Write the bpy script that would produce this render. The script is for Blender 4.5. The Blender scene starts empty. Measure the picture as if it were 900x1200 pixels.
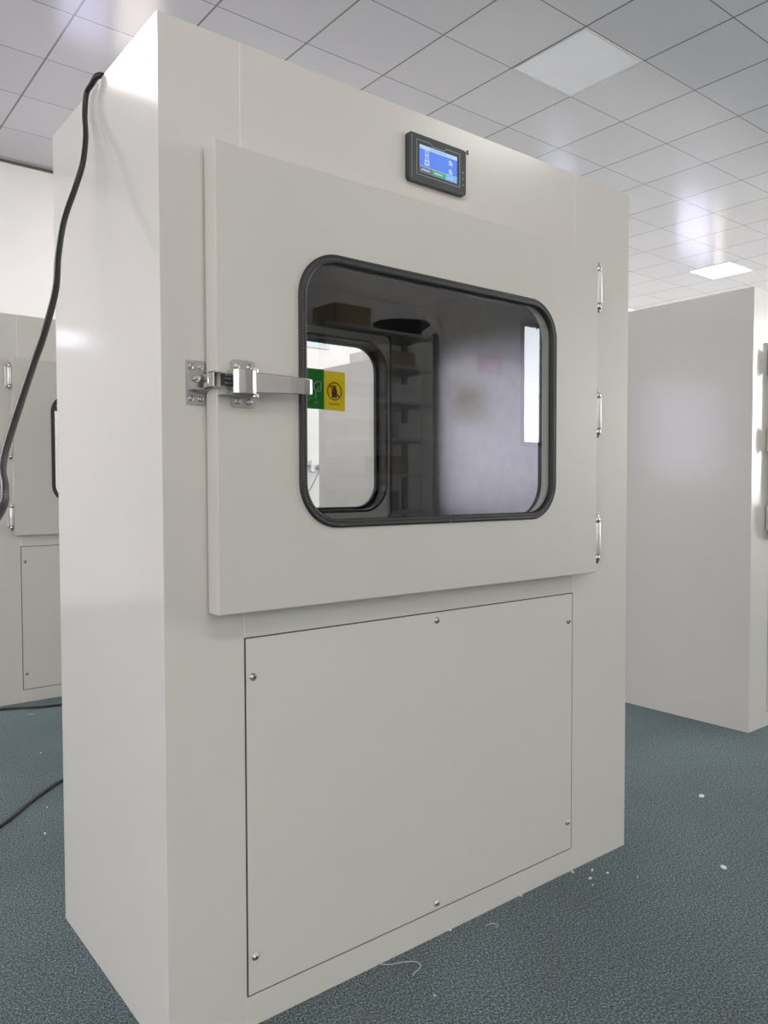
import bpy, bmesh, math, random
from mathutils import Vector, Matrix
from mathutils.geometry import tessellate_polygon
random.seed(7)
PI = math.pi
SC = bpy.context.scene
COL = SC.collection

# ------------------------------------------------------------------ materials
def new_mat(name):
    m = bpy.data.materials.new(name); m.use_nodes = True
    nt = m.node_tree
    b = nt.nodes['Principled BSDF']
    return m, nt, b
def paint(name, col, rough=0.35, metal=0.0, var=0.02, bump=0.0, bscale=300.0, spec=0.5, vscale=3.0):
    m, nt, b = new_mat(name)
    tc = nt.nodes.new('ShaderNodeTexCoord')
    n = nt.nodes.new('ShaderNodeTexNoise'); n.inputs['Scale'].default_value = vscale; n.inputs['Detail'].default_value = 3
    nt.links.new(tc.outputs['Object'], n.inputs['Vector'])
    r = nt.nodes.new('ShaderNodeValToRGB')
    r.color_ramp.elements[0].position = .3; r.color_ramp.elements[1].position = .7
    r.color_ramp.elements[0].color = [max(0, c*(1-var)) for c in col]+[1]
    r.color_ramp.elements[1].color = [min(1, c*(1+var)) for c in col]+[1]
    nt.links.new(n.outputs['Fac'], r.inputs['Fac'])
    nt.links.new(r.outputs['Color'], b.inputs['Base Color'])
    b.inputs['Roughness'].default_value = rough; b.inputs['Metallic'].default_value = metal
    b.inputs['Specular IOR Level'].default_value = spec
    if bump:
        n2 = nt.nodes.new('ShaderNodeTexNoise'); n2.inputs['Scale'].default_value = bscale
        nt.links.new(tc.outputs['Object'], n2.inputs['Vector'])
        bp = nt.nodes.new('ShaderNodeBump'); bp.inputs['Strength'].default_value = bump; bp.inputs['Distance'].default_value = .002
        nt.links.new(n2.outputs['Fac'], bp.inputs['Height']); nt.links.new(bp.outputs['Normal'], b.inputs['Normal'])
    return m
def emit(name, col, s):
    m, nt, b = new_mat(name)
    b.inputs['Base Color'].default_value = (*col, 1)
    b.inputs['Emission Color'].default_value = (*col, 1); b.inputs['Emission Strength'].default_value = s
    return m

M = {}
M['white'] = paint('white_powder_coat', (.665, .645, .60), .2, bump=.02, bscale=900, var=.008)
M['side'] = paint('white_gloss_side_coat', (.69, .67, .64), .12, bump=.01, bscale=500, var=.008)
M['door'] = paint('warm_white_door_coat', (.60, .58, .54), .35, bump=.03, bscale=900, var=.008)
M['seam'] = paint('pale_sealant', (.76, .755, .73), .4)
M['gap'] = paint('dark_gap', (.09, .08, .07), .7)
M['rubber'] = paint('black_rubber', (.016, .017, .018), .45, bump=.4, bscale=500)
M['dot'] = paint('grey_stitching', (.10, .10, .10), .6)
M['steel'] = paint('brushed_stainless', (.64, .63, .65), .38, metal=1, var=.05, bump=.012, bscale=700, vscale=25)
M['bright'] = paint('bright_stainless', (.60, .59, .57), .2, metal=1, var=.04)
M['satin'] = paint('satin_stainless', (.50, .50, .49), .36, metal=1, var=.06, vscale=60)
M['plastic_steel'] = paint('light_satin_steel', (.72, .72, .71), .42, metal=.6, var=.03)
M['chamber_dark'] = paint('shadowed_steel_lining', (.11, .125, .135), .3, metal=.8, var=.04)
M['frame_dark'] = paint('dark_opening_frame', (.05, .053, .053), .45)
M['win_right'] = emit('brightest_daylight_pane', (1.0, .98, .95), 17.5)
M['shelfpaint'] = paint('pale_shelf_paint', (.55, .55, .53), .5)
M['darksteel'] = paint('shadowed_fixing_steel', (.12, .12, .12), .4, metal=.8)
M['bezel'] = paint('graphite_bezel_plastic', (.036, .043, .045), .42)
M['bezel_line'] = paint('grey_bezel_edge', (.30, .31, .32), .4)
M['dkgreen'] = paint('dark_green_film', (.01, .09, .05), .35)
M['cable'] = paint('black_cable_jacket', (.022, .022, .02), .38, var=.1)
M['sign_g'] = paint('green_vinyl', (.01, .27, .045), .4)
M['sign_y'] = paint('yellow_vinyl', (.80, .66, .03), .4)
def translucent(m, k):
    nt = m.node_tree; b = nt.nodes['Principled BSDF']; out = [n for n in nt.nodes if n.type == 'OUTPUT_MATERIAL'][0]
    t = nt.nodes.new('ShaderNodeBsdfTranslucent'); mx = nt.nodes.new('ShaderNodeMixShader'); mx.inputs[0].default_value = k
    src = b.inputs['Base Color'].links[0].from_socket
    nt.links.new(src, t.inputs['Color']); nt.links.new(b.outputs[0], mx.inputs[1]); nt.links.new(t.outputs[0], mx.inputs[2]); nt.links.new(mx.outputs[0], out.inputs['Surface'])
M['sign_g'] = paint('green_vinyl', (.01, .40, .05), .5); translucent(M['sign_g'], .75)
M['sign_y'] = paint('yellow_vinyl', (.95, .84, .04), .5); translucent(M['sign_y'], .75)
M['sign_w'] = paint('white_print', (.97, .97, .97), .5)
M['sign_r'] = paint('red_print', (.55, .03, .02), .5)
M['sign_k'] = paint('black_print', (.05, .025, .02), .5)
M['plastic'] = paint('white_plastic', (.75, .75, .76), .4)
M['plug'] = paint('grey_plug_plastic', (.3, .3, .33), .4)
M['wall'] = paint('matte_wall_paint', (.87, .845, .83), .8, bump=.02, bscale=60)
M['trim'] = paint('dark_ceiling_trim', (.12, .10, .09), .6)
M['tbar'] = paint('white_trim', (.7, .7, .7), .5)
M['carton'] = paint('brown_cardboard', (.35, .24, .13), .8, var=.1)
M['rackmetal'] = paint('dark_grey_rack_steel', (.16, .16, .17), .5, metal=.2)
M['basin'] = paint('black_plastic_basin', (.02, .02, .022), .4)
M['lint'] = paint('white_lint', (.75, .76, .76), .7)
M['thread'] = paint('pale_thread', (.45, .50, .50), .7)
M['redpaper'] = paint('red_poster_paper', (.55, .05, .05), .7)
M['whitepaper'] = paint('white_poster_paper', (.8, .8, .8), .7)
M['frame'] = paint('dark_window_frame', (.06, .06, .065), .45)
M['panel_off'] = paint('unlit_diffuser_acrylic', (.93, .93, .96), .4)
M['screen_blue'] = emit('screen_blue', (.07, .17, .62), .7)
M['screen_pale'] = emit('screen_pale_blue', (.42, .58, .78), .45)
M['screen_grey'] = emit('screen_grey', (.13, .15, .18), .35)
M['screen_green'] = emit('screen_green', (.06, .30, .14), .5)
M['screen_cyan'] = emit('screen_cyan', (.16, .36, .66), .55)
M['screen_white'] = emit('screen_white', (.5, .58, .78), .35)
M['win_left_added'] = emit('added_left_light_pane', (1.0, .95, .93), 2.6)  # glow of the added left wall window, lifts the left-facing sides
M['win_spot'] = emit('small_transom_pane', (.88, .86, 1.0), 3.5)
M['win_violet_b'] = emit('violet_tall_pane', (.74, .70, 1.0), 5.0)
M['win_pink_b'] = emit('warm_tall_pane', (1.0, .90, .87), 6.0)
M['win_day'] = emit('daylight_pane', (.90, .95, 1.0), 9.0)
M['win_front_added'] = emit('added_front_left_pane', (1.0, .97, .94), 8.0)  # glow of the added window at the left of the front wall
M['win_violet'] = emit('violet_daylight_pane', (.76, .74, 1.0), 3.4)
M['win_pink'] = emit('warm_daylight_pane', (1.0, .90, .87), 3.6)
M['win_soft'] = emit('soft_daylight_pane', (.80, .80, 1.0), 1.5)
M['win_cyan'] = emit('blue_tinted_pane', (.22, .62, .80), .9)
M['light_on'] = emit('lit_diffuser', (1.0, .98, .95), 15.0)
M['light_hi'] = emit('lit_diffuser_bright', (1.0, .99, .97), 12.0)

def mk_glass():
    m = bpy.data.materials.new('tinted_window_glass'); m.use_nodes = True
    nt = m.node_tree; nt.nodes.clear()
    out = nt.nodes.new('ShaderNodeOutputMaterial'); mix = nt.nodes.new('ShaderNodeMixShader')
    tr = nt.nodes.new('ShaderNodeBsdfTransparent'); tr.inputs['Color'].default_value = (.975, .985, .985, 1)
    gl = nt.nodes.new('ShaderNodeBsdfGlossy'); gl.inputs['Roughness'].default_value = .0
    lw = nt.nodes.new('ShaderNodeLayerWeight'); lw.inputs['Blend'].default_value = .5
    pw = nt.nodes.new('ShaderNodeMath'); pw.operation = 'POWER'; pw.inputs[1].default_value = 4.0
    ma = nt.nodes.new('ShaderNodeMath'); ma.operation = 'MULTIPLY_ADD'; ma.inputs[1].default_value = .9; ma.inputs[2].default_value = .085
    nt.links.new(lw.outputs['Facing'], pw.inputs[0]); nt.links.new(pw.outputs[0], ma.inputs[0])
    nt.links.new(ma.outputs[0], mix.inputs['Fac'])
    nt.links.new(tr.outputs[0], mix.inputs[1]); nt.links.new(gl.outputs[0], mix.inputs[2])
    nt.links.new(mix.outputs[0], out.inputs['Surface'])
    return m
M['glass'] = mk_glass()

# ceiling tiles: 0.6 m metal tiles, joints through world position
def mk_ceiling():
    m, nt, b = new_mat('metal_ceiling_tiles')
    N = nt.nodes.new; L = nt.links.new
    tc = N('ShaderNodeTexCoord'); sep = N('ShaderNodeSeparateXYZ'); L(tc.outputs['Object'], sep.inputs[0])
    def axis(out, off, half, P):
        a = N('ShaderNodeMath'); a.operation = 'SUBTRACT'; L(out, a.inputs[0]); a.inputs[1].default_value = off - 100*P
        d = N('ShaderNodeMath'); d.operation = 'DIVIDE'; L(a.outputs[0], d.inputs[0]); d.inputs[1].default_value = P
        f = N('ShaderNodeMath'); f.operation = 'FRACT'; L(d.outputs[0], f.inputs[0])
        fl = N('ShaderNodeMath'); fl.operation = 'FLOOR'; L(d.outputs[0], fl.inputs[0])
        s = N('ShaderNodeMath'); s.operation = 'SUBTRACT'; L(f.outputs[0], s.inputs[0]); s.inputs[1].default_value = .5
        ab = N('ShaderNodeMath'); ab.operation = 'ABSOLUTE'; L(s.outputs[0], ab.inputs[0])
        g = N('ShaderNodeMath'); g.operation = 'GREATER_THAN'; L(ab.outputs[0], g.inputs[0]); g.inputs[1].default_value = .5 - half/P
        return g, fl
    gx, fx = axis(sep.outputs['X'], .915, .0065, .608)
    gy, fy = axis(sep.outputs['Y'], 1.62, .0038, .592)
    mx = N('ShaderNodeMath'); mx.operation = 'MAXIMUM'; L(gx.outputs[0], mx.inputs[0]); L(gy.outputs[0], mx.inputs[1])
    cb = N('ShaderNodeCombineXYZ'); L(fx.outputs[0], cb.inputs[0]); L(fy.outputs[0], cb.inputs[1])
    wn = N('ShaderNodeTexWhiteNoise'); wn.noise_dimensions = '3D'; L(cb.outputs[0], wn.inputs['Vector'])
    r = N('ShaderNodeValToRGB'); r.color_ramp.elements[0].color = (.60, .595, .615, 1); r.color_ramp.elements[1].color = (.635, .63, .645, 1)
    L(wn.outputs['Value'], r.inputs['Fac'])
    mc = N('ShaderNodeMixRGB'); L(mx.outputs[0], mc.inputs['Fac']); L(r.outputs['Color'], mc.inputs['Color1']); mc.inputs['Color2'].default_value = (.2, .2, .205, 1)
    L(mc.outputs[0], b.inputs['Base Color'])
    b.inputs['Roughness'].default_value = .17; b.inputs['Metallic'].default_value = 0; b.inputs['Specular IOR Level'].default_value = .45
    # every tile hangs a hair out of level
    sb = N('ShaderNodeVectorMath'); sb.operation = 'SUBTRACT'; L(wn.outputs['Color'], sb.inputs[0]); sb.inputs[1].default_value = (.5, .5, .5)
    sc = N('ShaderNodeVectorMath'); sc.operation = 'MULTIPLY'; L(sb.outputs[0], sc.inputs[0]); sc.inputs[1].default_value = (.012, .012, 0)
    ge = N('ShaderNodeNewGeometry'); ad = N('ShaderNodeVectorMath'); ad.operation = 'ADD'; L(ge.outputs['Normal'], ad.inputs[0]); L(sc.outputs[0], ad.inputs[1])
    no = N('ShaderNodeVectorMath'); no.operation = 'NORMALIZE'; L(ad.outputs[0], no.inputs[0]); L(no.outputs[0], b.inputs['Normal'])
    return m
M['ceiling'] = mk_ceiling()

def mk_carpet():
    m, nt, b = new_mat('blue_grey_needle_carpet')
    N = nt.nodes.new; L = nt.links.new
    tc = N('ShaderNodeTexCoord')
    n1 = N('ShaderNodeTexNoise'); n1.inputs['Scale'].default_value = 230; n1.inputs['Detail'].default_value = 4; n1.inputs['Roughness'].default_value = .8
    n2 = N('ShaderNodeTexNoise'); n2.inputs['Scale'].default_value = 2.2; n2.inputs['Detail'].default_value = 4
    n3 = N('ShaderNodeTexVoronoi'); n3.inputs['Scale'].default_value = 330
    mp = N('ShaderNodeMapping'); mp.inputs['Scale'].default_value = (1, .8, 1); mp.inputs['Rotation'].default_value = (0, 0, .5)
    L(tc.outputs['Object'], mp.inputs[0])
    L(mp.outputs[0], n1.inputs['Vector']); L(tc.outputs['Object'], n2.inputs['Vector']); L(mp.outputs[0], n3.inputs['Vector'])
    r = N('ShaderNodeValToRGB'); cr = r.color_ramp
    cr.elements[0].position = .37; cr.elements[0].color = (.014, .021, .023, 1)
    cr.elements[1].position = .68; cr.elements[1].color = (.38, .455, .475, 1)
    e = cr.elements.new(.5); e.color = (.080, .104, .109, 1)
    L(n1.outputs['Fac'], r.inputs['Fac'])
    r2 = N('ShaderNodeValToRGB'); r2.color_ramp.elements[0].position = .3; r2.color_ramp.elements[1].position = .7
    r2.color_ramp.elements[0].color = (.84, .84, .84, 1); r2.color_ramp.elements[1].color = (1.12, 1.12, 1.12, 1)
    L(n2.outputs['Fac'], r2.inputs['Fac'])
    mu = N('ShaderNodeMixRGB'); mu.blend_type = 'MULTIPLY'; mu.inputs['Fac'].default_value = 1
    L(r.outputs['Color'], mu.inputs['Color1']); L(r2.outputs['Color'], mu.inputs['Color2'])
    n4 = N('ShaderNodeTexNoise'); n4.inputs['Scale'].default_value = 110; n4.inputs['Detail'].default_value = 3; L(tc.outputs['Object'], n4.inputs['Vector'])
    r4 = N('ShaderNodeValToRGB'); r4.color_ramp.elements[0].position = .28; r4.color_ramp.elements[1].position = .38
    r4.color_ramp.elements[0].color = (.35, .35, .35, 1); r4.color_ramp.elements[1].color = (1, 1, 1, 1); L(n4.outputs['Fac'], r4.inputs['Fac'])
    m4 = N('ShaderNodeMixRGB'); m4.blend_type = 'MULTIPLY'; m4.inputs['Fac'].default_value = 1; L(mu.outputs[0], m4.inputs['Color1']); L(r4.outputs['Color'], m4.inputs['Color2'])
    L(m4.outputs[0], b.inputs['Base Color'])
    b.inputs['Roughness'].default_value = .95; b.inputs['Specular IOR Level'].default_value = .15
    b.inputs['Sheen Weight'].default_value = .25; b.inputs['Sheen Tint'].default_value = (.6, .8, .85, 1)
    ad = N('ShaderNodeMath'); ad.operation = 'ADD'; L(n1.outputs['Fac'], ad.inputs[0]); L(n3.outputs['Distance'], ad.inputs[1])
    bp = N('ShaderNodeBump'); bp.inputs['Strength'].default_value = .35; bp.inputs['Distance'].default_value = .003
    L(ad.outputs[0], bp.inputs['Height']); L(bp.outputs['Normal'], b.inputs['Normal'])
    return m
M['carpet'] = mk_carpet()

# ------------------------------------------------------------------ mesh helpers
def obj(name, bm, mats, parent=None, loc=None, smooth=False, bevel=0.0, seg=2):
    if not isinstance(mats, (list, tuple)): mats = [mats]
    bmesh.ops.recalc_face_normals(bm, faces=bm.faces)
    me = bpy.data.meshes.new(name); bm.to_mesh(me); bm.free()
    for m in mats: me.materials.append(M[m])
    o = bpy.data.objects.new(name, me); COL.objects.link(o)
    if smooth:
        for p in me.polygons: p.use_smooth = True
    if parent: o.parent = parent
    if loc: o.location = loc
    if bevel:
        md = o.modifiers.new('bevel', 'BEVEL'); md.width = bevel; md.segments = seg; md.limit_method = 'ANGLE'; md.angle_limit = .6
        md.harden_normals = False
    return o
def empty(name, loc, label, cat, group=None, rotz=0):
    o = bpy.data.objects.new(name, None); COL.objects.link(o); o.location = loc; o.rotation_euler = (0, 0, rotz)
    o.empty_display_size = .1
    o['label'] = label; o['category'] = cat
    if group: o['group'] = group
    return o
def tag(o, label, cat, group=None):
    o['label'] = label; o['category'] = cat
    if group: o['group'] = group
    return o
def struct(name, bm, mats, parent=None, **k):
    o = obj(name, bm, mats, parent, **k)
    if not parent: o['kind'] = 'structure'
    return o
def box(bm, x0, x1, y0, y1, z0, z1, mi=0):
    vs = [bm.verts.new((x, y, z)) for x in (x0, x1) for y in (y0, y1) for z in (z0, z1)]
    for f in ((0,1,3,2),(4,6,7,5),(0,4,5,1),(2,3,7,6),(0,2,6,4),(1,5,7,3)):
        fc = bm.faces.new([vs[i] for i in f]); fc.material_index = mi
    return bm
def B(*a): return box(bmesh.new(), *a)
def rrect(x0, x1, z0, z1, r, n=10):
    pts = []
    for cx, cz, a0 in ((x1-r, z1-r, 0), (x0+r, z1-r, PI/2), (x0+r, z0+r, PI), (x1-r, z0+r, 1.5*PI)):
        for i in range(n+1):
            a = a0+PI/2*i/n; pts.append((cx+r*math.cos(a), cz+r*math.sin(a)))
    return pts
def prism(bm, loops, y0, y1, mi=0):
    """loops of (x,z): outer then holes, extruded along Y"""
    flat = [p for l in loops for p in l]
    tri = tessellate_polygon([[Vector((p[0], p[1], 0)) for p in l] for l in loops])
    A = [bm.verts.new((p[0], y0, p[1])) for p in flat]; Bv = [bm.verts.new((p[0], y1, p[1])) for p in flat]
    for t in tri:
        for V in (A, Bv):
            try: f = bm.faces.new([V[i] for i in t]); f.material_index = mi
            except ValueError: pass
    k = 0
    for l in loops:
        n = len(l)
        for i in range(n):
            a, b = k+i, k+(i+1) % n
            f = bm.faces.new([A[a], A[b], Bv[b], Bv[a]]); f.material_index = mi
        k += n
    return bm
def ngon_prism(bm, pts, y0, y1, mi=0):
    A = [bm.verts.new((p[0], y0, p[1])) for p in pts]; Bv = [bm.verts.new((p[0], y1, p[1])) for p in pts]
    n = len(pts)
    for f in [bm.faces.new(A), bm.faces.new(Bv)] + [bm.faces.new([A[i], A[(i+1) % n], Bv[(i+1) % n], Bv[i]]) for i in range(n)]: f.material_index = mi
    return bm
def cyl(bm, p0, p1, r0, r1=None, n=20, mi=0, cap=True):
    p0 = Vector(p0); p1 = Vector(p1); r1 = r0 if r1 is None else r1
    d = (p1-p0).normalized(); a = d.orthogonal().normalized(); b = d.cross(a)
    R0 = [bm.verts.new(p0+(a*math.cos(2*PI*i/n)+b*math.sin(2*PI*i/n))*r0) for i in range(n)]
    R1 = [bm.verts.new(p1+(a*math.cos(2*PI*i/n)+b*math.sin(2*PI*i/n))*r1) for i in range(n)]
    for i in range(n):
        f = bm.faces.new([R0[i], R0[(i+1) % n], R1[(i+1) % n], R1[i]]); f.material_index = mi; f.smooth = True
    if cap:
        for R in (R0, R1): f = bm.faces.new(R); f.material_index = mi
    return bm
def lathe(bm, prof, base, axis='Z', n=20, mi=0):
    """prof: (radius, height) along axis"""
    base = Vector(base); rings = []
    for r, h in prof:
        ring = []
        for i in range(n):
            a = 2*PI*i/n; c, s = r*math.cos(a), r*math.sin(a)
            v = Vector((c, s, h)) if axis == 'Z' else Vector((c, h, s))
            ring.append(bm.verts.new(base+v))
        rings.append(ring)
    for k in range(len(rings)-1):
        for i in range(n):
            f = bm.faces.new([rings[k][i], rings[k][(i+1) % n], rings[k+1][(i+1) % n], rings[k+1][i]]); f.material_index = mi; f.smooth = True
    for R in (rings[0], rings[-1]):
        f = bm.faces.new(R); f.material_index = mi
    return bm
def catmull(P, n=8):
    P = [Vector(p) for p in P]; Q = [P[0]*2-P[1]]+P+[P[-1]*2-P[-2]]; out = []
    for i in range(1, len(Q)-2):
        a, b, c, d = Q[i-1:i+3]
        for k in range(n):
            t = k/n
            out.append(.5*((2*b)+(c-a)*t+(2*a-5*b+4*c-d)*t*t+(3*b-a-3*c+d)*t**3))
    out.append(P[-1]); return out
def tube(bm, pts, r, n=12, mi=0):
    pts = [Vector(p) for p in pts]; rings = []; a = None
    for i, p in enumerate(pts):
        d = (pts[min(i+1, len(pts)-1)]-pts[max(i-1, 0)]).normalized()
        a = d.orthogonal().normalized() if a is None else (a-d*a.dot(d)).normalized()
        b = d.cross(a)
        rings.append([bm.verts.new(p+(a*math.cos(2*PI*k/n)+b*math.sin(2*PI*k/n))*r) for k in range(n)])
    for i in range(len(rings)-1):
        for k in range(n):
            f = bm.faces.new([rings[i][k], rings[i][(k+1) % n], rings[i+1][(k+1) % n], rings[i+1][k]]); f.smooth = True; f.material_index = mi
    bm.faces.new(rings[0]); bm.faces.new(rings[-1])
    return bm

# ------------------------------------------------------------------ the pass-box cabinet
W, D, H = 1.4117, .6318, 1.9
def screw(parent, x, z, y=-.0005, r=.0052, s=-1):
    bm = bmesh.new()
    lathe(bm, [(r*1.5, 0), (r*1.5, s*.0007), (r, s*.0012), (r*.96, s*.0035), (r*.6, s*.0052), (.0001, s*.0056)], (x, y, z), 'Y', 18)
    for a in (PI/4, -PI/4):      # cross recess
        ngon_prism(bm, [(x+math.cos(a)*r*.65-math.sin(a)*r*.14*q, z+math.sin(a)*r*.65+math.cos(a)*r*.14*q) for q in (-1, 1)] +
                   [(x-math.cos(a)*r*.65-math.sin(a)*r*.14*q, z-math.sin(a)*r*.65+math.cos(a)*r*.14*q) for q in (1, -1)], y+s*.005, y+s*.0060, 1)
    return obj('screw', bm, ['satin', 'darksteel'], parent)

def gasket_mesh(x0, x1, z0, z1, R, y, s, wd=.0175, joint=True):
    """profiled rubber ring around the window, outer size x0..x1, z0..z1, standing out of plane y towards s"""
    bm = bmesh.new()
    outer = rrect(x0, x1, z0, z1, R, 14); inner = rrect(x0+wd, x1-wd, z0+wd, z1-wd, R-wd, 14)
    prof = [(0, 0), (.0, .0035), (.15, .0058), (.32, .0062), (.42, .0046), (.50, .0046), (.62, .0062), (.85, .0055), (1, .003), (1, -.008)]
    n = len(outer); rings = []
    for t, h in prof:
        rings.append([bm.verts.new((outer[i][0]*(1-t)+inner[i][0]*t, y+s*h, outer[i][1]*(1-t)+inner[i][1]*t)) for i in range(n)])
    for k in range(len(rings)-1):
        for i in range(n):
            f = bm.faces.new([rings[k][i], rings[k][(i+1) % n], rings[k+1][(i+1) % n], rings[k+1][i]]); f.smooth = True
    # row of small stitch marks in the groove
    mid = [((outer[i][0]+inner[i][0])/2, (outer[i][1]+inner[i][1])/2) for i in range(n)]
    L = 0; step = .0062; nxt = 0
    for i in range(n):
        a = Vector(mid[i]); b = Vector(mid[(i+1) % n]); l = (b-a).length
        while nxt < L+l:
            p = a+(b-a)*((nxt-L)/max(l, 1e-6)); box(bm, p.x-.0014, p.x+.0014, min(y+s*.0045, y+s*.0056), max(y+s*.0045, y+s*.0056), p.y-.0014, p.y+.0014, 1); nxt += step
        L += l
    # butt joint at the bottom
    xm = (x0+x1)/2+.01
    if joint: box(bm, xm-.0012, xm+.0012, min(y, y+s*.0072), max(y, y+s*.0072), z0+.0005, z0+wd-.001, 1)
    return bm

def hinge(parent, x, z0, z1, y, s, side):
    """lift-off hinge at the door edge; side=+1: frame leaf to +X"""
    h = obj('hinge', box(bmesh.new(), min(x, x+side*.024), max(x, x+side*.024), min(y, y+s*.012), max(y, y+s*.012), z0+.012, z1-.012), 'satin', parent, bevel=.003)
    cx = x+side*.011; cy = y+s*.043; r = .0105
    bm = bmesh.new()
    box(bm, min(x+side*.003, x+side*.019), max(x+side*.003, x+side*.019), min(y+s*.008, cy), max(y+s*.008, cy), z0+.02, z1-.02)
    obj('hinge_block', bm, 'satin', h, bevel=.002)
    bm = bmesh.new(); cyl(bm, (cx, cy, z0+.024), (cx, cy, z1-.024), r)
    obj('hinge_barrel', bm, 'plastic_steel', h, bevel=.001)
    r *= .82
    for za, zb, q in ((z1-.024, z1, 1), (z0+.024, z0, -1)):
        bm = bmesh.new(); l = abs(zb-za)
        lathe(bm, [(r*.7, 0), (r, q*.002), (r, q*l*.45), (r*.8, q*l*.62), (r*.55, q*l*.7), (r*.62, q*l*.84), (r*.35, q*l), (.0003, q*l)], (cx, cy, za), 'Z', 18)
        obj('hinge_cap', bm, 'bright', h)
    return h

def latch(parent, ex, y, s, q):
    """cold-room style latch; ex = free edge of door, q=+1: door lies to +X of ex"""
    X = lambda a: ex+q*a
    Y = lambda a: y+s*a         # distance proud of cabinet face
    def bx(bm, a0, a1, b0, b1, z0, z1, mi=0):
        return box(bm, min(X(a0), X(a1)), max(X(a0), X(a1)), min(Y(b0), Y(b1)), max(Y(b0), Y(b1)), z0, z1, mi)
    def rp(bm, a0, a1, z0, z1, r, b0, b1, mi=0):
        return prism(bm, [rrect(min(X(a0), X(a1)), max(X(a0), X(a1)), z0, z1, r, 6)], Y(b0), Y(b1), mi)
    L = obj('latch', rp(bmesh.new(), .026, .076, 1.209, 1.296, .006, .0505, .0535), 'satin', parent, bevel=.0008)
    L['label'] = 'stainless steel latch across the door edge'
    # strike plate on the frame beside the door
    obj('strike_plate', rp(bmesh.new(), -.0375, .0, 1.2145, 1.295, .002, .0, .003), 'satin', L, bevel=.0006)
    for a in (-.0285, -.0095):
        for z in (1.284, 1.2255):
            bm = bmesh.new(); lathe(bm, [(.0062, 0), (.0060, s*.0012), (.0048, s*.0016), (.0044, s*.0008), (.0018, s*.0008), (.0018, s*.0022), (.0001, s*.0022)], (X(a), Y(.003), z), 'Y', 18)
            obj('screw', bm, 'bright', L)
    # strike bracket: shaped cheek rising from the strike plate
    bm = bmesh.new()
    bx(bm, -.034, -.002, .002, .022, 1.240, 1.244); bx(bm, -.034, -.002, .002, .006, 1.244, 1.276)
    A = [(X(-.034), Y(.003), 1.2405), (X(-.002), Y(.003), 1.2405), (X(-.002), Y(.022), 1.2405), (X(-.034), Y(.003), 1.222), (X(-.002), Y(.003), 1.233)]
    v = [bm.verts.new(a) for a in A]
    for f in ((0, 1, 2), (0, 3, 4, 1), (0, 2, 4, 3), (1, 4, 2)): bm.faces.new([v[i] for i in f])
    obj('strike_bracket', bm, 'satin', L, bevel=.0005)
    bm = bmesh.new(); cyl(bm, (X(-.021), Y(.004), 1.261), (X(-.021), Y(.014), 1.261), .0062, n=6); cyl(bm, (X(-.021), Y(.013), 1.261), (X(-.021), Y(.02), 1.261), .0035)
    obj('adjusting_bolt', bm, 'bright', L)
    # roller and hook
    bm = bmesh.new(); cyl(bm, (X(-.004), Y(.036), 1.245), (X(-.004), Y(.036), 1.270), .0095)
    obj('strike_roller', bm, 'bright', L, bevel=.001)
    bm = bmesh.new(); bx(bm, -.012, .008, .020, .060, 1.2415, 1.2445); bx(bm, -.012, .008, .020, .060, 1.268, 1.271); bx(bm, -.012, -.009, .02, .06, 1.2415, 1.271)
    obj('strike_hook', bm, 'bright', L, bevel=.0008)
    bm = bmesh.new(); bx(bm, .006, .024, .052, .066, 1.246, 1.267)
    for z in (1.249, 1.2565, 1.264): cyl(bm, (X(.006), Y(.0675), z), (X(.024), Y(.0675), z), .0028, n=12)
    obj('latch_spring', bm, 'darksteel', L)
    # bent body over the base plate
    bm = bmesh.new()
    prof = [(.018, .052), (.018, .078), (.024, .0865), (.036, .089), (.052, .0885), (.060, .086), (.060, .052)]
    A = [[bm.verts.new((X(a), Y(b), z)) for a, b in prof] for z in (1.2305, 1.2755)]
    for R in A: bm.faces.new(R)
    n = len(prof)
    for i in range(n): bm.faces.new([A[0][i], A[0][(i+1) % n], A[1][(i+1) % n], A[1][i]])
    obj('latch_body', bm, 'bright', L, bevel=.002, seg=3)
    for z0, z1 in ((1.270, 1.281), (1.225, 1.236)):
        bm = bmesh.new(); cyl(bm, (X(.064), Y(.074), z0), (X(.064), Y(.074), z1), .0065)
        obj('pivot_pin', bm, 'bright', L, bevel=.001)
    # lower flange
    obj('latch_flange', bx(bmesh.new(), .0, .064, .052, .074, 1.2275, 1.2305), 'satin', L, bevel=.001)
    # handle: tapering flat lever with folded-in rounded tip
    bm = bmesh.new(); P = [(.056, .082, .0185), (.09, .087, .0180), (.13, .090, .0165), (.160, .091, .0155), (.173, .0905, .0150), (.180, .0875, .0145), (.182, .082, .0140), (.182, .070, .0135)]
    zc = 1.253; t = .0045; O = []; I = []
    for i, (a, b, hw) in enumerate(P):
        a2, b2, _ = P[min(i+1, len(P)-1)]; a1, b1, _ = P[max(i-1, 0)]
        d = Vector((a2-a1, b2-b1)).normalized(); nn = Vector((d.y, -d.x))
        O.append((a, b, hw)); I.append((a+nn.x*t, b+nn.y*t, hw))
    def V(p, q2): return bm.verts.new((X(p[0]), Y(p[1]), zc+q2*p[2]))
    rows = [[V(o, 1), V(o, -1), V(i_, -1), V(i_, 1)] for o, i_ in zip(O, I)]
    for k in range(len(rows)-1):
        for j in range(4): bm.faces.new([rows[k][j], rows[k][(j+1) % 4], rows[k+1][(j+1) % 4], rows[k+1][j]])
    bm.faces.new(rows[0]); bm.faces.new(rows[-1])
    obj('latch_handle', bm, 'bright', L, bevel=.0014, seg=3)
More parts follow.
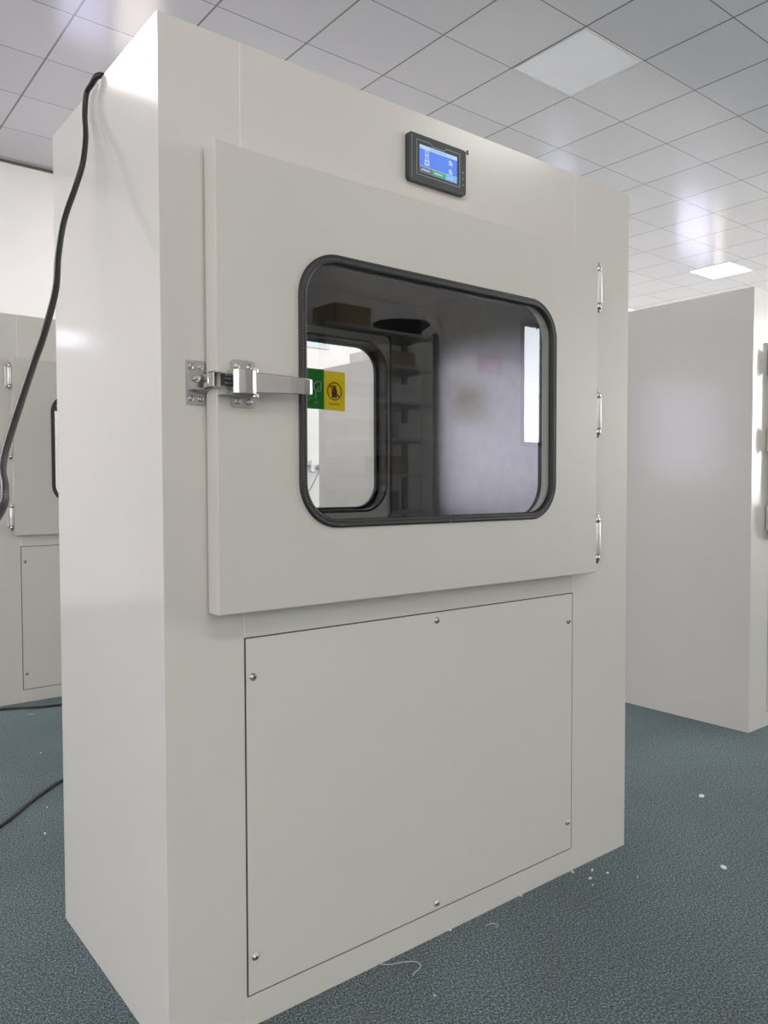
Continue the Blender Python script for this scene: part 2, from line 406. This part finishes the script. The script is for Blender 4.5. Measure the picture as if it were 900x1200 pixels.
    for a in (.038, .063):
        for z in (1.284, 1.220):
            bm = bmesh.new(); lathe(bm, [(.0062, 0), (.0060, s*.0014), (.0046, s*.0020), (.0040, s*.0010), (.0015, s*.0010), (.0015, s*.0022), (.0001, s*.0022)], (X(a), Y(.0535), z), 'Y', 18)
            obj('screw', bm, 'bright', L)
    return L

def door(parent, y, s, x0, x1, wx0, wx1, hinge_side, stickers=False, with_latch=True, name='door', th=.05, lining='rubber'):
    """door slab on face y, proud towards s"""
    ya, yb = y+s*.005, y+s*th
    z0, z1 = .829, 1.6835; wz0, wz1 = .981, 1.525
    bm = bmesh.new()
    prism(bm, [[(x0, z0), (x1, z0), (x1, z1), (x0, z1)], list(reversed(rrect(wx0+.006, wx1-.006, wz0+.006, wz1-.006, .084, 12)))], ya, yb)
    d = obj(name, bm, 'door', parent, bevel=.0022)
    # compression seal between door and frame
    bm = bmesh.new(); prism(bm, [[(x0+.012, z0+.012), (x1-.012, z0+.012), (x1-.012, z1-.012), (x0+.012, z1-.012)], [(x0+.03, z0+.03), (x0+.03, z1-.03), (x1-.03, z1-.03), (x1-.03, z0+.03)]], y, ya)
    obj('door_seal', bm, 'gap', d)
    obj('window_gasket', gasket_mesh(wx0, wx1, wz0, wz1, .092, yb, s), ['rubber', 'dot'], d)
    obj('window_gasket', gasket_mesh(wx0+.001, wx1-.001, wz0+.001, wz1-.001, .091, ya, -s, .008, False), ['rubber', 'dot'], d)
    bm = bmesh.new(); prism(bm, [rrect(wx0+.0055, wx1-.0055, wz0+.0055, wz1-.0055, .0845, 12), list(reversed(rrect(wx0+.008, wx1-.008, wz0+.008, wz1-.008, .082, 12)))], ya, yb)
    obj('window_channel', bm, lining, d)
    bm = bmesh.new(); pts = rrect(wx0+.008, wx1-.008, wz0+.008, wz1-.008, .082, 12)
    yg = y+s*(th-.006)
    bm.faces.new([bm.verts.new((p[0], yg, p[1])) for p in pts])
    obj('window_glass', bm, 'glass', d)
    if stickers:
        ys = yg-s*.001
        f = lambda a, b, c, e, mi, dy=0: box(bm, a, b, min(ys-s*dy, ys-s*(dy+.0006)), max(ys-s*dy, ys-s*(dy+.0006)), c, e, mi)
        SX = stickers
        bm = bmesh.new(); f(SX-.080, SX, 1.302, 1.425, 0)
        # outlined opening hand, white
        def stroke(pts, w):
            for a, b in zip(pts[:-1], pts[1:]):
                a = Vector(a); b = Vector(b); dd = (b-a).normalized()*w/2; nn = Vector((-dd.y, dd.x)); a = a-dd; b = b+dd
                ngon_prism(bm, [tuple(a-nn), tuple(b-nn), tuple(b+nn), tuple(a+nn)], ys-s*.0006, ys-s*.0012, 1)
        cx = SX-.027
        stroke([(cx-.003, 1.339), (cx-.003, 1.356), (cx-.010, 1.366), (cx-.010, 1.380), (cx+.002, 1.386), (cx+.013, 1.386), (cx+.015, 1.381), (cx+.015, 1.362), (cx+.012, 1.357), (cx+.004, 1.357)], .0036)
        stroke([(cx+.004, 1.357), (cx+.004, 1.367), (cx+.009, 1.369)], .0028)
        for k in (-.0045, .0015): 
            stroke([(cx+k-.002, 1.321), (cx+k+.002, 1.325)], .0016); stroke([(cx+k, 1.319), (cx+k, 1.326)], .0012)
        obj('push_sticker', bm, ['sign_g', 'sign_w'], d)['label'] = 'green sticker with white hand pictogram'
        bm = bmesh.new(); f(SX, SX+.080, 1.301, 1.422, 0)
        cx, cz = SX+.039, 1.361
        def rp(pts, mi, dy): ngon_prism(bm, pts, ys-s*dy, ys-s*(dy+.0006), mi)
        # bottle silhouette
        rp([(cx-.010, cz-.020), (cx+.009, cz-.020), (cx+.010, cz+.004), (cx+.005, cz+.009), (cx-.005, cz+.009), (cx-.010, cz+.004)], 2, .0006)
        rp([(cx-.003, cz+.009), (cx+.004, cz+.009), (cx+.004, cz+.015), (cx-.003, cz+.015)], 2, .0006)
        rp([(cx-.008, cz+.014), (cx+.008, cz+.012), (cx+.008, cz+.016), (cx-.008, cz+.019)], 2, .0006)
        ro = [(cx+.0285*math.cos(2*PI*i/40), cz+.0285*math.sin(2*PI*i/40)) for i in range(40)]
        ri = [(cx+.0245*math.cos(-2*PI*i/40), cz+.0245*math.sin(-2*PI*i/40)) for i in range(40)]
        prism(bm, [ro, ri], ys-s*.0012, ys-s*.0018, 1)
        a = .0185; w = .0018
        rp([(cx-a-w, cz+a-w), (cx+a-w, cz-a-w), (cx+a+w, cz-a+w), (cx-a+w, cz+a+w)], 1, .0014)
        for i in range(9):
            xx = cx-.020+i*.0046; rp([(xx, 1.3195), (xx+.0034, 1.3195), (xx+.0034, 1.3222), (xx, 1.3222)], 2, .0006)
        obj('warning_sticker', bm, ['sign_y', 'sign_r', 'sign_k'], d)['label'] = 'yellow sticker with red prohibition ring over a black bottle'
    hx = x1 if hinge_side > 0 else x0
    for za, zb in ((1.53, 1.662), (1.1935, 1.3235), (.852, .9875)):
        hinge(parent, hx, za, zb, y, s, hinge_side)
    if with_latch: latch(parent, x0 if hinge_side > 0 else x1, y, s, 1 if hinge_side > 0 else -1)
    return d

def touch_screen(parent, x0, x1, z0, z1, y=0.0, s=-1):
    def yy(a): return y+s*a
    bm = bmesh.new(); prism(bm, [rrect(x0, x1, z0, z1, .009, 6)], yy(0), yy(.0125))
    t = obj('touch_screen', bm, 'bezel', parent, bevel=.002); t['label'] = 'small graphite touch screen controller with lit blue display'
    def rect(bm, a, b, c, e, mi, dy): box(bm, a, b, min(yy(dy), yy(dy+.0005)), max(yy(dy), yy(dy+.0005)), c, e, mi)
    fx0, fx1, fz0, fz1 = x0+.022, x1-.020, z0+.016, z1-.012
    # raised frame line with the notch at the top, and the thin lens
    out = [(fx0, fz0), (fx1, fz0), (fx1, fz1), (fx0+.090, fz1), (fx0+.084, fz1-.0055), (fx0+.048, fz1-.0055), (fx0+.040, fz1), (fx0, fz1)]
    inn = [(fx0+.0016, fz0+.0016), (fx1-.0016, fz0+.0016), (fx1-.0016, fz1-.0016), (fx0+.0905, fz1-.0016), (fx0+.0845, fz1-.0071), (fx0+.0475, fz1-.0071), (fx0+.0395, fz1-.0016), (fx0+.0016, fz1-.0016)]
    bm = bmesh.new(); prism(bm, [out, list(reversed(inn))], yy(.0125), yy(.0133)); 
    box(bm, x0+.0085, x0+.0095, min(yy(.0125), yy(.013)), max(yy(.0125), yy(.013)), z0+.006, z1-.006)
    obj('lens_frame', bm, 'bezel_line', t)
    dx0, dx1, dz0, dz1 = fx0+.009, fx1-.010, fz0+.007, fz1-.010
    w, h = dx1-dx0, dz1-dz0; bm = bmesh.new()
    rect(bm, dx0, dx1, dz0, dz1, 0, .0125)
    rect(bm, dx0, dx1, dz1-h*.14, dz1, 1, .013)
    for k in range(9): rect(bm, dx0+w*(.28+.05*k), dx0+w*(.31+.05*k), dz1-h*.095, dz1-h*.05, 4, .0134)
    rect(bm, dx0, dx0+w*.33, dz0, dz0+h*.22, 2, .013); rect(bm, dx0+w*.33, dx0+w*.68, dz0, dz0+h*.22, 3, .013); rect(bm, dx0+w*.68, dx1, dz0, dz0+h*.22, 4, .013)
    rect(bm, dx0, dx1, dz0+h*.215, dz0+h*.23, 1, .0134)
    for a, n_ in ((.05, 4), (.39, 4), (.73, 3)):
        for k in range(n_): rect(bm, dx0+w*(a+.055*k), dx0+w*(a+.04+.055*k), dz0+h*.08, dz0+h*.14, 1 if a > .3 else 5, .0134)
    def icon(cx, cz, hw, hh):   # outlined white icon
        rect(bm, cx-hw, cx+hw, cz-hh, cz+hh, 5, .013); rect(bm, cx-hw*.62, cx+hw*.62, cz-hh*.62, cz+hh*.62, 0, .0134); rect(bm, cx-hw*.25, cx+hw*.25, cz-hh*.25, cz+hh*.3, 5, .0138)
    icon(dx0+w*.19, dz0+h*.76, .0055, .0055); icon(dx0+w*.19, dz0+h*.57, .0055, .0055)
    rect(bm, dx0+w*.19-.007, dx0+w*.19+.007, dz0+h*.30, dz0+h*.30+.012, 5, .013); rect(bm, dx0+w*.19-.0025, dx0+w*.19+.0025, dz0+h*.30+.0035, dz0+h*.30+.009, 0, .0134)
    for zz in (.68, .36):
        rect(bm, dx0+w*.78, dx0+w*.845, dz0+h*(zz-.09), dz0+h*(zz+.09), 5, .013); rect(bm, dx0+w*.845, dx0+w*.87, dz0+h*(zz-.09), dz0+h*(zz+.02), 1, .013)
    obj('display', bm, ['screen_blue', 'screen_pale', 'screen_grey', 'screen_green', 'screen_cyan', 'screen_white'], t)
    for k in range(3):
        bm = bmesh.new(); lathe(bm, [(.0023, s*.0118), (.0022, s*.0132), (.0001, s*.0134)], (x1-.0105, y, z0+.024+k*.0145), 'Y', 12)
        obj('indicator_dot', bm, 'bezel_line', t)
    # green film tab peeling from the upper corner
    bm = bmesh.new(); pts = [(x1-.004, z1-.004), (x1+.003, z1+.003), (x1+.008, z1+.0035), (x1+.007, z1-.001), (x1+.009, z1-.006), (x1+.004, z1-.009), (x1+.0005, z1-.006)]
    ngon_prism(bm, pts, yy(.0128), yy(.0134)); obj('film_tab', bm, 'dkgreen', t)
    return t

def cabinet(loc, rotz, label, hinge_front=1, latch_margin=.0835, stickers=False, screen=True, th=.05):
    c = empty('pass_box_cabinet', loc, label, 'cabinet', None, rotz)
    # feature positions (free edge at low X, hinges at high X); mirrored when hinge_front = -1
    def mx(a, b): return (a, b) if hinge_front > 0 else (W-b, W-a)
    sl, sr = mx(.1605, 1.164)
    if hinge_front < 0: dl, dr, wl, wr = .0835, 1.20, .256, 1.026; sl, sr = .1605, 1.164
    else: dl, dr, wl, wr = .0835, 1.20, .256, 1.026
    if hinge_front < 0: dl, dr, wl, wr, sl, sr = .145, 1.2617, .3177, 1.0877, .1605, 1.164
    t = .0015
    # side panels, top, bottom
    obj('side_panel', B(0, .0012, .0012, D-.0012, 0, H), 'side', c)
    obj('side_panel', B(W-.0012, W, .0012, D-.0012, 0, H), 'side', c)
    obj('top_panel', B(.0012, W-.0012, .0012, D-.0012, H-.0012, H), 'white', c)
    obj('base_panel', B(.0012, W-.0012, .0012, D-.0012, 0, .002), 'white', c)
    for (y0, y1, s, yf) in ((0, .0012, -1, 0), (D-.0012, D, 1, D)):
        obj('corner_stile', B(0, sl-.0008, y0, y1, 0, H), 'white', c)
        obj('corner_stile', B(sr+.0008, W, y0, y1, 0, H), 'white', c)
        obj('header_panel', B(sl+.0008, sr-.0008, y0, y1, 1.655, H), 'white', c)
        obj('middle_rail', B(sl+.0008, sr-.0008, y0, y1, .7725, .85), 'white', c)
        obj('kick_rail', B(sl+.0008, sr-.0008, y0, y1, 0, .0615), 'white', c)
        for x in (sl, sr):
            ys = yf-s*.0002
            obj('seam', B(x-.0014, x+.0014, min(ys, yf+s*.0006), max(ys, yf+s*.0006), .7725, H-.001), 'seam', c)
            obj('seam', B(x-.0009, x+.0009, min(ys, yf-s*.0008), max(ys, yf-s*.0008), .001, .0625), 'seam', c)
        # dark backing seen in the reveal around the access panel
        yb = yf-s*.008
        bm = bmesh.new(); prism(bm, [[(sl-.004, .0595), (sr+.004, .0595), (sr+.004, .775), (sl-.004, .775)], [(sl+.01, .07), (sl+.01, .765), (sr-.01, .765), (sr-.01, .07)]], yf-s*.0014, yb)
        obj('panel_reveal', bm, 'gap', c)
        ap = obj('access_panel', B(sl+.0028, sr-.0026, min(yf-s*.0004, yf+s*.0008), max(yf-s*.0004, yf+s*.0008), .0648, .7695), 'white', c, bevel=.0006)
        for x, z in ((sl+.0185, .694), (sl+.0185, .138), ((sl+sr)/2, .7515), ((sl+sr)/2, .080), (sr-.0185, .696), (sr-.0185, .1405)):
            screw(ap, x, z, yf+s*.0008, s=s)
    # stainless chamber, open front and back
    cx0, cx1, cz0, cz1 = .175, 1.160, .85, 1.655
    bm = bmesh.new()
    box(bm, cx0-.002, cx0, .0012, D-.0012, cz0, cz1); box(bm, cx1, cx1+.002, .0012, D-.0012, cz0, cz1)
    box(bm, cx0, cx1, .0012, D-.0012, cz0-.002, cz0)
    ch = obj('chamber', bm, 'steel', c); ch['label'] = 'brushed stainless steel chamber lining'
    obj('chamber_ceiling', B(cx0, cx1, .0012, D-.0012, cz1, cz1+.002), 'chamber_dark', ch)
    # inner frames around each opening
    for ya in (.0012, D-.0112):
        bm = bmesh.new(); prism(bm, [[(cx0, cz0), (cx1, cz0), (cx1, cz1), (cx0, cz1)], list(reversed(rrect(.25, 1.033, .962, 1.545, .02, 4)))], ya, ya+.01)
        obj('opening_frame', bm, 'frame_dark', ch)
    # air nozzles on the chamber ceiling
    for x, y in ((.45, .32), (.88, .32)):
        bm = bmesh.new(); lathe(bm, [(.045, 0), (.045, -.004), (.03, -.012), (.022, -.02), (.012, -.021), (.010, -.012), (.0003, -.012)], (x, y, cz1), 'Z', 24)
        obj('air_nozzle', bm, 'bright', ch)
    door(c, 0, -1, dl, dr, wl, wr, hinge_front if hinge_front > 0 else -1, name='door', th=th, lining='door')
    door(c, D, 1, dl, dr, wl, wr, hinge_front if hinge_front > 0 else -1, stickers=stickers, name='door')
    if screen: touch_screen(c, .5685, .744, 1.741, 1.8465)
    return c

main = cabinet((0, 0, 0), 0, 'large white pass box cabinet in the foreground with steel latch and blue touch screen', stickers=.806)
cabinet((.17+W, 2.752+D, 0), PI, 'white cabinet partly hidden at the left, its three bright hinges left of the door')
cabinet((2.7232, .2786, 0), 0, 'white cabinet on the right behind the foreground one, plain glossy side towards us', hinge_front=-1, th=.035)
cabinet((2.585+W, 2.735+D, 0), PI, 'white cabinet seen through the foreground cabinet window, only its plain side visible')

# ------------------------------------------------------------------ room shell
XL, XR, YF, YB, CH = -9.0, 16.0, -4.0, 5.82, 3.805
struct('floor', B(XL, XR, YF, YB, -.05, 0), 'carpet')
struct('ceiling', B(XL, XR, YF, YB, CH, CH+.05), 'ceiling')
def wall_with_holes(name, ax, c, thick, a0, a1, holes):
    """ax 'Y': plane at y=c spanning x; holes (x0,x1,z0,z1) sorted, non overlapping in x"""
    bm = bmesh.new(); y0, y1 = min(c, c+thick), max(c, c+thick); x = a0
    for h in sorted(holes):
        if ax == 'Y':
            box(bm, x, h[0], y0, y1, 0, CH); box(bm, h[0], h[1], y0, y1, 0, h[2]); box(bm, h[0], h[1], y0, y1, h[3], CH)
        x = h[1]
    box(bm, x, a1, y0, y1, 0, CH)
    return struct(name, bm, 'wall')
back = [(-7.6, -5.0, 1.1, 2.8, 'win_violet'), (-1.74, -1.42, 2.26, 2.49, 'win_spot'), (1.5, 2.0, .9, 2.6, 'win_violet_b'), (2.0001, 2.5, .9, 2.6, 'win_pink_b'),
        (3.3, 4.36, 2.57, 3.1, 'win_cyan'), (7.9, 8.7, 1.7, 2.8, 'win_soft'), (11.3, 12.45, 1.6, 2.62, 'win_violet'), (12.5, 12.85, 1.6, 2.62, 'win_pink')]
front = [(5.36, 5.72, 1.46, 2.70, 'win_day'), (9.0, 15.6, .95, 3.4, 'win_right'), (-7.5, -3.5, 1.0, 3.0, 'win_front_added')]  # the leftmost window is added, for more light from the left
wall_with_holes('wall_back', 'Y', YB, .12, XL, XR, [h[:4] for h in back])
wall_with_holes('wall_front', 'Y', YF, -.12, XL, XR, [h[:4] for h in front])
bm = bmesh.new(); box(bm, XL-.12, XL, YF, -2.5, 0, CH); box(bm, XL-.12, XL, 3.5, YB, 0, CH); box(bm, XL-.12, XL, -2.5, 3.5, 0, .9); box(bm, XL-.12, XL, -2.5, 3.5, 3.2, CH)
struct('wall_left', bm, 'wall')
bm = bmesh.new()
for a in ((-2.5, 3.5, .9, .95), (-2.5, 3.5, 3.15, 3.2), (-2.5, -2.45, .95, 3.15), (3.45, 3.5, .95, 3.15), (-.53, -.47, .95, 3.15), (1.47, 1.53, .95, 3.15)): box(bm, XL-.06, XL+.015, a[0], a[1], a[2], a[3])
wl_ = struct('window_12', bm, 'tbar')  # added window out of view, brightens the cabinet sides from the left
struct('window_pane', B(XL-.04, XL-.034, -2.45, 3.45, .95, 3.15), 'win_left_added', wl_)
struct('wall_right', B(XR, XR+.1, YF, YB, 0, CH), 'wall')
wn = 0
for hs, y, s in ((back, YB, 1), (front, YF, -1)):
    for x0, x1, z0, z1, mt in hs:
        wn += 1
        fr = .04 if x1-x0 > .3 else .03
        if mt == 'win_cyan': fr = .05
        bm = bmesh.new(); prism(bm, [[(x0, z0), (x1, z0), (x1, z1), (x0, z1)], [(x0+fr, z0+fr), (x0+fr, z1-fr), (x1-fr, z1-fr), (x1-fr, z0+fr)]], y-s*.015, y+s*.05)
        w = struct('window_%d' % wn, bm, 'frame' if (hs is front and x1 < 6 and x0 > 0) else 'tbar')
        struct('window_pane', B(x0+fr, x1-fr, min(y+s*.03, y+s*.036), max(y+s*.03, y+s*.036), z0+fr, z1-fr), mt, w)
struct('trim_1', B(XL, 6, YB-.012, YB, CH-.022, CH-.001), 'trim')

# ------------------------------------------------------------------ ceiling lights (600 mm modules of the tile grid)
def ceiling_light(ix, iy, mat, label, nx=1, ny=1, group=None, at=None):
    x0 = .915+.608*ix; y0 = 1.62+.592*iy; x1 = x0+.608*nx; y1 = y0+.592*ny
    if at: x0, x1, y0, y1 = at
    e = empty('ceiling_light', ((x0+x1)/2, (y0+y1)/2, CH), label, 'ceiling light', group)
    w, d = (x1-x0)/2, (y1-y0)/2
    bm = bmesh.new(); f = .016
    for a in ((-w+.006, w-.006, -d+.006, -d+f), (-w+.006, w-.006, d-f, d-.006), (-w+.006, -w+f, -d+f, d-f), (w-f, w-.006, -d+f, d-f)): box(bm, a[0], a[1], a[2], a[3], -.006, 0)
    obj('light_frame', bm, 'tbar', e)
    obj('diffuser', B(-w+f, w-f, -d+f, d-f, -.004, 0), mat, e)
ceiling_light(4, 0, 'panel_off', 'square unlit ceiling panel light directly above and right of the foreground cabinet')
ceiling_light(13, 3, 'light_hi', 'bright lit ceiling panel light above the right-hand cabinet', at=(8.78, 9.39, 3.57, 4.12))
ceiling_light(2, 4, 'light_on', 'added unseen lit ceiling panel near the back wall, nearer its cyan window', 2, 1)  # added out of sight behind the main cabinet to brighten the back
ceiling_light(5, 4, 'light_on', 'added unseen lit ceiling panel near the back wall, behind the cabinet row', 2, 1)  # second added light, hidden by the main cabinet, also for the back
ceiling_light(-5, 2, 'light_on', 'lit ceiling panel light left of the cabinets, mirrored in the glossy side panel', 2, 2)
ceiling_light(-9, -2, 'light_on', 'added unseen lit ceiling panel over the far left of the room', 2, 1)  # added out of view to raise the general light
ceiling_light(-3, -8, 'light_on', 'added unseen lit ceiling panel near the front wall behind the camera', 2, 1)  # added behind the camera as general fill light
ceiling_light(4, -8, 'light_on', 'added unseen lit ceiling panel near the front wall by the storage rack', 2, 1)  # added out of view, more fill light near the rack

# ------------------------------------------------------------------ cables and sockets
cab = [(.20, .36, H+.007), (.10, .33, H+.0075), (.03, .300, H+.0085), (-.004, .290, H+.004), (-.012, .3127, 1.893), (-.015, .3366, 1.8818), (-.02, .334, 1.8357), (-.03, .2996, 1.7775), (-.045, .2711, 1.7131), (-.06, .2735, 1.6599),
       (-.09, .2476, 1.583), (-.12, .1859, 1.4944), (-.14, .1351, 1.4184), (-.17, .0989, 1.3331), (-.20, .062, 1.2668), (-.25, -.0307, 1.1719), (-.28, -.1008, 1.1219),
       (-.30, -.1633, 1.0894), (-.31, -.2208, 1.0602), (-.335, -.29, 1.028), (-.42, -.37, .95), (-.56, -.34, .6), (-.66, -.2, .2), (-.72, 0, .02), (-.9, .3, .0065), (-1.3, .7, .0065), (-2.2, .9, .0065)]
bm = bmesh.new(); tube(bm, catmull(cab, 6), .0062, 12)
tag(obj('power_cable', bm, 'cable'), 'black power cable hanging over the top edge of the foreground cabinet side', 'cable')
bm = bmesh.new(); tube(bm, catmull([(-1.2, .2, .006), (-.6, .85, .006), (-.2, 1.14, .006), (-.0063, 1.2885, .006), (.13, 1.44, .006), (.2666, 1.5656, .006), (.42, 1.64, .006), (.75, 1.66, .006), (1.3, 1.5, .006)], 8), .006, 10)
tag(obj('floor_cable', bm, 'cable'), 'black cable lying diagonally on the carpet left of the foreground cabinet', 'cable')
bm = bmesh.new(); tube(bm, catmull([(-1.4, 2.66, .006), (-.6, 2.72, .006), (.1, 2.70, .006), (.32, 2.665, .006), (.45, 2.60, .006), (.56, 2.575, .006), (.8, 2.56, .006), (1.5, 2.6, .006)], 8), .006, 10)
tag(obj('floor_cable', bm, 'cable'), 'black cable running along the foot of the cabinet partly hidden at the left', 'cable')
# trunking, socket and plug on the back wall (seen through both windows)
tag(obj('wall_trunking', B(3.2, 5.6, YB-.014, YB, 1.272, 1.292), 'plug', bevel=.002), 'thin grey cable trunking running along the back wall', 'trunking')
so = empty('wall_socket', (4.157, YB, 1.284), 'white wall socket on the grey trunking of the back wall', 'socket')
obj('socket_box', prism(bmesh.new(), [rrect(-.062, .062, -.062, .062, .01, 5)], -.045, 0), 'plastic', so, bevel=.003)
bm = bmesh.new(); lathe(bm, [(.03, -.045), (.028, -.075), (.018, -.09), (.0005, -.092)], (.025, 0, -.015), 'Y', 20)
obj('plug', bm, 'plug', so)
bm = bmesh.new(); tube(bm, catmull([(4.182, YB-.088, 1.262), (4.16, YB-.06, 1.18), (4.10, YB-.03, 1.05), (4.03, YB-.02, .93), (3.95, YB-.02, .6), (3.93, YB-.03, .02)], 8), .006, 8)
tag(obj('thin_cord', bm, 'plug'), 'thin grey cord dropping from the plug on the back wall', 'cord')
# loose carton parts lying on the cabinet seen through the window
bx_ = bmesh.new(); box(bx_, 2.66, 2.95, 2.80, 3.09, H, H+.004); box(bx_, 2.66, 2.665, 2.80, 3.09, H, H+.085); box(bx_, 2.66, 2.95, 3.085, 3.09, H, H+.085); box(bx_, 2.945, 2.95, 2.80, 3.09, H, H+.085); box(bx_, 2.66, 2.95, 2.80, 2.805, H, H+.085)
tag(obj('white_tray', bx_, 'plastic', bevel=.001), 'open white tray resting on top of the cabinet seen through the window', 'tray')
tag(obj('white_board', B(2.62, 2.80, 3.12, 3.36, H, H+.012), 'plastic', bevel=.001), 'thin white board lying behind the tray on the same cabinet', 'board')

# ------------------------------------------------------------------ lint, scraps and thread on the carpet
bm = bmesh.new(); tube(bm, catmull([(.4828, .004, .003), (.50, -.018, .004), (.535, -.035, .005), (.556, -.05, .004), (.552, -.068, .004), (.52, -.078, .003)], 6), .0011, 6)
tag(obj('white_thread', bm, 'thread'), 'curled pale thread on the carpet under the front kick rail', 'thread')
bm = bmesh.new(); tube(bm, catmull([(.78, -.045, .003), (.80, -.05, .004), (.805, -.062, .004), (.795, -.066, .003)], 5), .001, 6)
tag(obj('white_thread', bm, 'thread'), 'short hooked thread on the carpet below the lower middle screw', 'thread')
bm = bmesh.new(); tube(bm, catmull([(.378, 2.50, .003), (.39, 2.506, .006), (.405, 2.50, .004)], 5), .0022, 6)
tag(obj('white_thread', bm, 'thread'), 'tiny white thread on the carpet before the left-hand cabinet', 'thread')
def scrap(x, y, a, b, ang, label, grp=None):
    bm = bmesh.new(); n = 9
    P = [Vector((a*math.cos(2*PI*i/n)*random.uniform(.8, 1.1), b*math.sin(2*PI*i/n)*random.uniform(.8, 1.1))) for i in range(n)]
    V0 = [bm.verts.new((p.x, p.y, 0)) for p in P]; V1 = [bm.verts.new((p.x*.9, p.y*.9, .0022+random.uniform(0, .001))) for p in P]
    bm.faces.new(V0); bm.faces.new(V1)
    for i in range(n): bm.faces.new([V0[i], V0[(i+1) % n], V1[(i+1) % n], V1[i]])
    o = obj('lint_scrap', bm, 'lint', loc=(x, y, .0025)); o.rotation_euler = (0, 0, ang)
    return tag(o, label, 'lint', grp)
scrap(1.9215, .0424, .016, .010, .3, 'oval white scrap on the open carpet near the right-hand cabinet')
scrap(1.5019, -.2586, .012, .009, .8, 'oval white scrap on the carpet lower right of the foreground cabinet')
for x, y, a in ((1.205, -.04, .006), (1.165, -.063, .007), (1.225, -.075, .0045), (1.27, -.14, .003), (1.155, -.012, .006), (.95, -.006, .005), (.7, -.006, .004), (.51, -.16, .003), (.31, -.13, .003), (1.14, -.09, .003), (1.9, -.28, .003), (.09, 1.15, .006), (.28, 1.92, .004), (.15, 1.35, .003)):
    scrap(x, y, a, a*.55, random.random()*3, 'tiny speck of white lint on the dark carpet', 'specks of lint on the carpet')

# ------------------------------------------------------------------ behind the camera: what the glass mirrors
r = empty('storage_rack', (3.25, -3.68, 0), 'dark steel storage rack against the front wall, mirrored in the window', 'rack')
for x in (-.62, .5):
    for y in (-.2, .2):
        obj('upright', B(x-.02, x+.02, y-.02, y+.02, 0, 2.3), 'rackmetal', r)
for z in (.3, .85, 1.15, 1.43, 1.72, 2.0, 2.26):
    obj('shelf', B(-.6, .48, -.2, .2, z-.012, z+.012), 'shelfpaint', r)
RX, RY = 3.25, -3.68
def rb(name, x, z, w, d, h, mat, label, cat):
    return tag(obj(name, B(RX+x-w/2, RX+x+w/2, RY-d/2, RY+d/2, z+.0125, z+.0125+h), mat, bevel=.006), label, cat)
rb('cardboard_box', -.30, 2.26, .34, .3, .16, 'carton', 'brown cardboard box on the top shelf of the storage rack', 'box')
bm = bmesh.new(); lathe(bm, [(.13, 0), (.21, .09), (.235, .10), (.235, .112), (.20, .108), (.12, .02), (.0005, .018)], (RX+.30, RY, 2.2725), 'Z', 32)
tag(obj('plastic_basin', bm, 'basin'), 'round black plastic basin on the top shelf of the storage rack', 'basin')
for i, (x, z, w, h, mt, lb) in enumerate(((-.35, 2.0, .3, .14, 'whitepaper', 'white carton on the second shelf down'), (.15, 2.0, .35, .12, 'carton', 'brown box on the second shelf down'), (-.3, 1.72, .4, .12, 'basin', 'black crate on the third shelf down'),
        (.2, 1.72, .25, .14, 'whitepaper', 'white carton on the third shelf down'), (-.2, 1.43, .3, .13, 'carton', 'brown box on the fourth shelf down'), (.25, 1.43, .2, .12, 'whitepaper', 'small white carton on the fourth shelf down'),
        (-.3, 1.15, .22, .12, 'whitepaper', 'white carton on the fifth shelf down'), (.1, 1.15, .25, .14, 'carton', 'brown box on the fifth shelf down'), (-.1, .85, .5, .16, 'basin', 'long black crate on the low shelf'), (-.1, .3, .6, .3, 'carton', 'big brown box on the lowest shelf'))):
    rb('storage_box', x, z, w, .3, h, mt, lb+' of the storage rack', 'box')
po = empty('wall_calendar', (4.92, YF, 2.22), 'red headed wall calendar on the front wall beside the rack', 'calendar')
obj('calendar_sheet', B(-.17, .17, .0, .004, -.35, .10), 'whitepaper', po); obj('calendar_header', B(-.17, .17, .004, .007, .10-.18, .10), 'redpaper', po)

# ------------------------------------------------------------------ camera
cd = bpy.data.cameras.new('camera'); co = bpy.data.objects.new('camera', cd); COL.objects.link(co); SC.camera = co
f, pitch, yaw, roll = 911.845, -.0338, .67192, -.00267
fw = Vector((math.sin(yaw)*math.cos(pitch), math.cos(yaw)*math.cos(pitch), math.sin(pitch)))
rt = Vector((math.cos(yaw), -math.sin(yaw), 0)); up = rt.cross(fw)
R_ = rt*math.cos(roll)+up*math.sin(roll); U_ = -rt*math.sin(roll)+up*math.cos(roll)
mw = Matrix.Identity(4)
for i in range(3): mw[i][0] = R_[i]; mw[i][1] = U_[i]; mw[i][2] = -fw[i]
mw[0][3], mw[1][3], mw[2][3] = -.55738, -1.33693, 1.06539
co.matrix_world = mw
cd.sensor_fit = 'VERTICAL'; cd.sensor_height = 24; cd.lens = 24*f/1200; cd.clip_start = .02; cd.clip_end = 60

w = bpy.data.worlds.new('world'); SC.world = w; w.use_nodes = True
w.node_tree.nodes['Background'].inputs['Color'].default_value = (.8, .85, 1, 1); w.node_tree.nodes['Background'].inputs['Strength'].default_value = .3
SC.view_settings.view_transform = 'Standard'; SC.view_settings.look = 'None'
SC.view_settings.exposure = 0.0
SC.cycles.max_bounces = 10; SC.cycles.diffuse_bounces = 6; SC.cycles.glossy_bounces = 6; SC.cycles.transparent_max_bounces = 12
SC.cycles.use_denoising = True
SC.cycles.sample_clamp_indirect = 6
